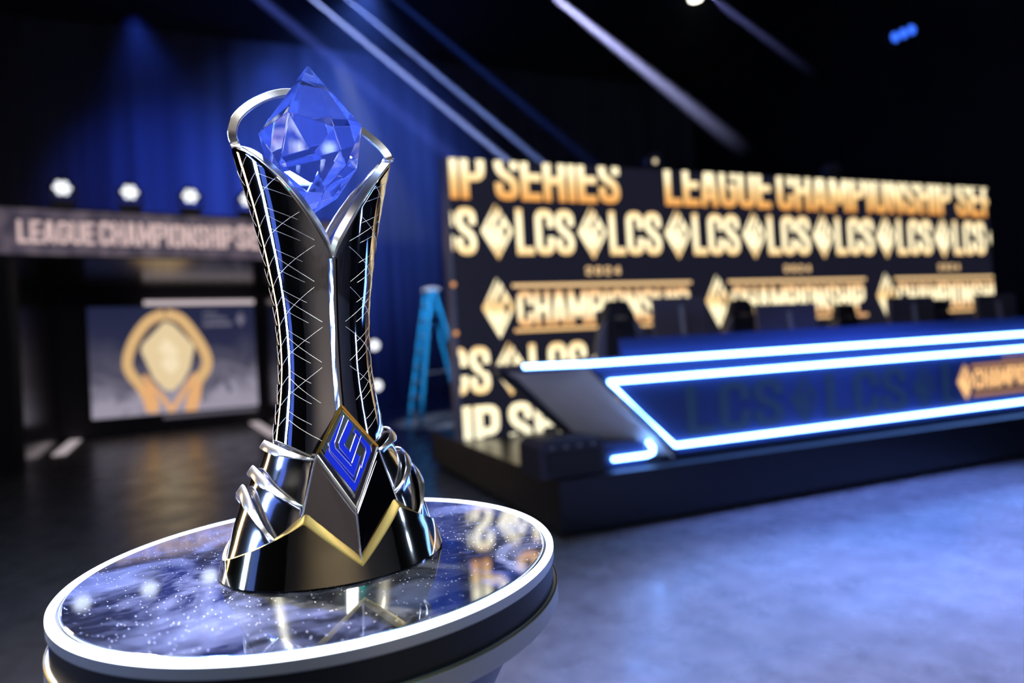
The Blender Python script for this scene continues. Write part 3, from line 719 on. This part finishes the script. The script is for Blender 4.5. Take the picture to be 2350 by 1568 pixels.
# rim hoop: front V continuing over the back as an arch
VIEW_ARCH = [(-.1005,.530,.0),(-.1035,.549,.0),(-.0965,.570,.002),(-.0775,.591,.008),(-.0527,.6075,.016),(-.026,.6165,.026),(.003,.612,.03),(.031,.597,.028),(.062,.5685,.018),(.0893,.541,.006),(.1015,.520,.0)]
Lf = [bpt(radians(a), ztop(radians(a))) for a in (0, 8, 18, 30, 42, 55, 68, 80)]
pts = [bpt(radians(a), ztop(radians(a))) for a in (-78,-66,-54,-42,-30,-18,-8)]+[bpt(0, ztop(0)-.004)]+[bpt(radians(a), ztop(radians(a))) for a in (8,18,30,42,54,66,78)]
loop = pts+[V2L(*p) for p in reversed(VIEW_ARCH)]
loop = catmull(loop, 6, True)
cen = Vector((0, 0, .52))
M_rim = mat('rim_silver', (.86,.84,.80), .27, 1)
nr_ = noise(M_rim, 900, 2, .5); bmpn = nd(M_rim, 'ShaderNodeBump'); bmpn.inputs['Strength'].default_value = .12; bmpn.inputs['Distance'].default_value = .0004
M_rim.node_tree.links.new(nr_.outputs[0], bmpn.inputs['Height']); M_rim.node_tree.links.new(bmpn.outputs[0], bsdf(M_rim).inputs['Normal'])
MB().sweep(loop, .0115, .0045, lambda i, p: (cen-p), closed=True).build('rim_hoop', M_rim, tp, smooth='auto')
bp_ = [bpt(radians(180+a), ztop(radians(180+a))) for a in range(-86, 87, 6)]
MB().sweep(bp_, .012, .004, lambda i, p: Vector((-p.x, -p.y, 0))+Vector((0,0,.004)), closed=False).build('rear_rim', M_rim, tp, smooth='auto')
# keel down the front
m = MB(); vs_ = []; fs_ = []
zz = [.376-.0046*i for i in range(41)]
for z in zz:
    y = -DR*rbody(z)
    vs_ += [Vector((-.0065, y+.002, z)), Vector((-.0015, y-.006, z)), Vector((.0015, y-.0062, z)), Vector((.0065, y+.002, z))]
for i in range(len(zz)-1):
    for j in range(3): fs_.append((i*4+j, i*4+j+1, i*4+5+j, i*4+4+j))
m.add(vs_, fs_); m.build('keel', M_silver, tp)
# foot shells
FT = [(.0,.136),(.02,.129),(.04,.122),(.0586,.1165),(.08,.109),(.107,.0985),(.13,.0865),(.157,.0745),(.17,.071)]
def rfoot(z): return lerp_tab(FT, z)
def lipz(k, u): return [.156-.020*(1-u)/.55, .127-.040*(1-u)/.47, .106-.055*(1-u)/.30][k]
AMIN = [25, 31, 43]
def shell(side, k):
    th0, th1 = AMIN[k], 180-AMIN[k]; n = 44; rows = 26; vs_ = []; lip = []; m = MB()
    for i in range(rows+1):
        for j in range(n+1):
            thd = th0+(th1-th0)*j/n; th = radians(thd)*side; u = sin(abs(radians(thd)))
            zl = lipz(k, u); zb = .014
            z = zl+(zb-zl)*(i/rows)**1.6
            dr_ = DR+(.86-DR)*min(1, (.16-z)/.14) if z < .16 else DR
            off = .0022*k+.0055*math.exp(-(zl-z)/.008)-.002
            ed = max(0, 1-min(thd-th0, th1-thd)/9.); off -= .006*ed*ed
            r = rfoot(z)+off; v = Vector((r*sin(th), -dr_*r*cos(th), z)); vs_.append(v)
            if i == 0: lip.append(v)
    fs_ = [(i*(n+1)+j, i*(n+1)+j+1, (i+1)*(n+1)+j+1, (i+1)*(n+1)+j) for i in range(rows) for j in range(n)]
    if side > 0: fs_ = [f[::-1] for f in fs_]
    o = m.add(vs_, fs_).build('foot_shell', M_shell, tp, smooth=True, recalc=False)
    so = o.modifiers.new('wall', 'SOLIDIFY'); so.thickness = .0018; so.offset = -1
    nl = len(lip)
    wf = lambda i: .0012+.0105*min(1, min(i, nl-1-i)/11.)
    MB().sweep([p+Vector((-p.x*.012, -p.y*.012, .0022)) for p in lip], wf, .0030, lambda i, p: Vector((p.x, p.y, 0)).normalized()*.75+Vector((0,0,-1)), closed=False).build('shell_lip', M_brushed, o, smooth='auto')
for s in (-1, 1):
    for k in (0, 1, 2): shell(s, k)
# gold plinth
def rplinth(th):
    a = (th+pi) % (2*pi)-pi; s_, c2 = sin(a), cos(a)
    r = 1/math.sqrt((s_/.1335)**2+(c2/.1045)**2)
    f_ = min(abs(a), pi-abs(a)); return r+.0095*max(0, 1-f_/.55)
def shell_r(th, z):
    dr_ = DR+(.86-DR)*min(1, (.16-z)/.14); r = rfoot(z)+.0035
    return 1/math.sqrt((sin(th)/r)**2+(cos(th)/(dr_*r))**2)
def rpl(th, z): return max(rplinth(th)-.30*z-1.0*z*z, shell_r(th, max(z, .038))+.0028+.29*max(0, .038-z))
def zpl(th):
    a = abs((th+pi) % (2*pi)-pi); a = min(a, pi-a); ad_ = math.degrees(a)
    if ad_ < 32: return .017+.053*(sin(radians(ad_))/sin(radians(32)))
    return .023+.047*((90-ad_)/58)**1.25
m = MB(); vs_ = []; fs_ = []; N = 288
for row in range(9):
    for j in range(N):
        th = 2*pi*j/N; rb0 = rplinth(th); zt = zpl(th); a = abs((th+pi) % (2*pi)-pi); a = min(a, pi-a)
        z = .003+(zt-.003)*row/8
        r = rpl(th, z)
        vs_.append(Vector((r*sin(th), -r*cos(th), z)))
for i in range(8):
    for j in range(N): fs_.append((i*N+j, i*N+(j+1) % N, (i+1)*N+(j+1) % N, (i+1)*N+j))
m.add(vs_, fs_).build('plinth', M_gold, tp, smooth='auto')
m = MB(); vs_ = []; fs_ = []
for row, (k1, k2) in enumerate(((0,0),(.15,.3),(1,1),(1.1,.55))):
    for j in range(N):
        th = 2*pi*j/N; zt = zpl(th); a = abs((th+pi) % (2*pi)-pi); a = min(a, pi-a)
        v_ = 1.0 if math.degrees(a) < 32 else max(0., 1-(math.degrees(a)-32)/20)
        r = rpl(th, zt)-k1*(.0085); z = zt+k2*(.0025+.0085*v_)
        vs_.append(Vector((r*sin(th), -r*cos(th), z)))
for i in range(3):
    for j in range(N): fs_.append((i*N+j, i*N+(j+1) % N, (i+1)*N+(j+1) % N, (i+1)*N+j))
m.add(vs_, fs_).build('plinth_rim', M_satin_gold, tp, smooth='auto')
m = MB(); m.add([Vector(((rplinth(2*pi*j/96)-.004)*sin(2*pi*j/96), -(rplinth(2*pi*j/96)-.004)*cos(2*pi*j/96), z)) for z in (0.0002, .0035) for j in range(96)],
      [tuple(range(96)), tuple(range(191, 95, -1))]+[(j, (j+1) % 96, 96+(j+1) % 96, 96+j) for j in range(96)]); m.build('base_pad', M_black, tp)
# faceted shield on the front, with and without mirror symmetry at the back
def shield(sgn, front):
    A = Vector((0, -.062, .1975)); Lc = Vector((-.0365, -.081, .145)); Rc = Vector((.0365, -.081, .145)); Mi = Vector((0, -.1035, .080))
    Lk = Vector((-.0585, -.0845, .0715)); Rk = Vector((.0585, -.0845, .0715)); Bt = Vector((0, -.1115, .0225))
    Lk2 = Vector((-.030, -.1, .046)); ctr = Vector((0, -.096, .135))
    bk = Vector((0, .02, 0))
    f = lambda v: Vector((v.x*1, v.y*sgn, v.z))
    m = MB(); V = [A, Lc, Rc, Mi, Lk, Rk, Bt]; V += [v+bk for v in V]
    m.add([f(v) for v in V], [(1,4,6,3), (2,3,6,5), (1,8,11,4), (2,5,12,9), (0,1,3,2), (0,7,8,1), (0,2,9,7)])
    o = m.build("shield_panel", mat("shield_silver", (.52,.49,.50), .06, 1), tp)
    m = MB()
    for P in ((Mi, Bt), (Lc, Mi), (Rc, Mi)): m.tube([f(P[0]+Vector((0,-.0008,0))), f(P[1]+Vector((0,-.0008,0)))], .0013, 8)
    for dlt in (.004, .008):
        m.tube([f(Lc+Vector((.001,-.0014,-dlt*1.6))), f(Mi+Vector((0,-.0014,-dlt)))], .0007, 6); m.tube([f(Rc+Vector((-.001,-.0014,-dlt*1.6))), f(Mi+Vector((0,-.0014,-dlt)))], .0007, 6)
    m.tube([f(Lc), f(Lk)], .001, 8); m.tube([f(Rc), f(Rk)], .001, 8)
    m.build('shield_ridge', M_brushed, tp)
    m = MB()
    for P in ((A, Lc), (A, Rc)): m.tube([f(P[0]+Vector((0,-.001,0))), f(P[1]+Vector((0,-.001,0)))], .0019, 4)
    m.build('emblem_frame', M_amber, tp)
    if not front: return
    # enamel emblem: plane through A, Lc, Rc, Mi
    ex = Vector((1,0,0)); ez = (A-Mi).normalized(); en = ez.cross(ex).normalized(); en = en if en.y < 0 else -en
    c0 = (A+Mi)/2*.5+(Lc+Rc)/2*.5; hw, hh = .0300, .0500
    def map_(p, lift): return f(c0+ex*p[0]+ez*p[1]+en*lift)
    m = MB(); D = [(-hw,0.008),(0,hh*1.04),(hw,0.008),(0,-hh)]
    m.add([map_(p, .0035) for p in D]+[map_((p[0]*1.12, p[1]*1.10), .0) for p in D], [(0,1,2,3),(0,4,5,1),(1,5,6,2),(2,6,7,3),(3,7,4,0)])
    pl = m.build('emblem_plate', M_dsilver, tp)
    m = MB()
    for q in clip_diamond(logo(0, 0, hw*.93, hh*.92), 0, 0, hw*.95, hh*.95):
        n = len(q); m.add([map_(p, .0052) for p in q]+[map_(p, .003) for p in q], [tuple(range(n))]+[(i, i+n, (i+1) % n+n, (i+1) % n) for i in range(n)])
    m.build('emblem_enamel', M_enamel, pl)
    m = MB()
    for P, t_ in LOGO:
        P2 = [(x*hw*.93, z*hh*.92) for x, z in P]
        for sgn2 in (-1, 1):
            off_ = stroke(P2, .0066)
            line = [(q[0] if sgn2 < 0 else q[1]) for q in off_]+[(off_[-1][3] if sgn2 < 0 else off_[-1][2])]
            run = []
            for p in line+[(9, 9)]:
                if abs(p[0])/hw+abs(p[1])/hh < 1.02: run.append(p)
                else:
                    if len(run) > 1: m.tube([map_(q, .0052) for q in run], .00045, 6)
                    run = []
    m.build('emblem_outline', M_brushed, pl)
shield(1, True); shield(-1, False)
# crystal
M_cry = bpy.data.materials.new('blue_crystal'); M_cry.use_nodes = True; nt = M_cry.node_tree
b = bsdf(M_cry); b.inputs['Base Color'].default_value = (.48,.62,1.0,1); b.inputs['Roughness'].default_value = 0.0
b.inputs['Transmission Weight'].default_value = 1.0; b.inputs['IOR'].default_value = 1.5
tl = nd(M_cry, 'ShaderNodeBsdfTranslucent'); tl.inputs[0].default_value = (.16,.28,1.0,1)
mx = nd(M_cry, 'ShaderNodeMixShader'); mx.inputs[0].default_value = .05
nt.links.new(b.outputs[0], mx.inputs[1]); nt.links.new(tl.outputs[0], mx.inputs[2]); nt.links.new(mx.outputs[0], nt.nodes['Material Output'].inputs[0])
bm = bmesh.new()
def ring(n, r, z, ph, jit=0): 
    for j in range(n):
        a = radians(ph)+2*pi*j/n; bm.verts.new((r*sin(a)-.003, -r*cos(a), z+jit*((j % 2)*2-1)))
bm.verts.new((-.0026, 0, .6386)); bm.verts.new((-.0038, 0, .4446))
ring(4, .018, .614, 30); ring(8, .0680, .545, 10, .008); ring(8, .0560, .500, 32, .004); ring(4, .032, .467, 10)
res = bmesh.ops.convex_hull(bm, input=bm.verts[:])
bmesh.ops.delete(bm, geom=[v for v in bm.verts if not v.link_faces], context='VERTS')
bmesh.ops.dissolve_limit(bm, angle_limit=radians(3), verts=bm.verts[:], edges=bm.edges[:])
bmesh.ops.bevel(bm, geom=bm.edges[:], offset=.0006, segments=1, affect='EDGES')
me = bpy.data.meshes.new('crystal'); bmesh.ops.recalc_face_normals(bm, faces=bm.faces); bm.to_mesh(me); bm.free(); me.materials.append(M_cry)
cr = bpy.data.objects.new('crystal', me); C.objects.link(cr); cr.parent = tp; cr['label'] = 'faceted deep blue crystal'

# ------------------------------------------------------------------ stage haze and the beams in it
M_haze = bpy.data.materials.new('stage_haze'); M_haze.use_nodes = True; nt = M_haze.node_tree
for n in list(nt.nodes): nt.nodes.remove(n)
vo_ = nt.nodes.new('ShaderNodeVolumeScatter');  vo_.inputs['Anisotropy'].default_value = .35
ou_ = nt.nodes.new('ShaderNodeOutputMaterial'); nt.links.new(vo_.outputs[0], ou_.inputs['Volume'])
tc = nd(M_haze, 'ShaderNodeTexCoord'); sx = nd(M_haze, 'ShaderNodeSeparateXYZ'); nt.links.new(tc.outputs['Object'], sx.inputs[0])
ss = mth(M_haze, 'SUBTRACT', sx.outputs['Z'], mth(M_haze, 'MULTIPLY', sx.outputs['X'], .9))
mr = nd(M_haze, 'ShaderNodeMapRange'); mr.inputs[1].default_value = -2.2; mr.inputs[2].default_value = 1.6; mr.inputs[3].default_value = 0; mr.inputs[4].default_value = .026
nt.links.new(ss, mr.inputs[0]); nt.links.new(mr.outputs[0], vo_.inputs['Density'])
hz = MB().box(-8.9, 15.9, 7.4, 20.4, 3.0, 10.9).build('stage_haze', M_haze)
hz['kind'] = 'stuff'; tag(hz, 'thin bluish stage haze hanging high over the back of the stage', 'haze')
YB = 9.5
for k, (a, b, col, pw, sz, rad, bk) in enumerate((
      ((720,0),(1160,365),(.33,.44,1.0),2600000,1.0,.02,1.2), ((800,0),(1240,370),(.25,.38,1.0),1900000,1.0,.02,1.2), ((1280,0),(1640,290),(.5,.52,1.0),420000,3.4,.04,.35),
      ((1640,0),(1800,120),(.32,.35,1.0),60000,2.6,.04,.15), ((910,0),(1330,350),(.06,.16,1.0),110000,1.6,.03,1.4), ((600,0),(1000,330),(.13,.2,1.0),90000,3.0,.06,1.4))):
    p, q = onY(*a, YB), onY(*b, YB if k < 2 or k > 3 else 8.2); d = (q-p).normalized()
    src = p-d*bk
    spot('beam_spot', src, q, col, pw, sz, .3, rad)
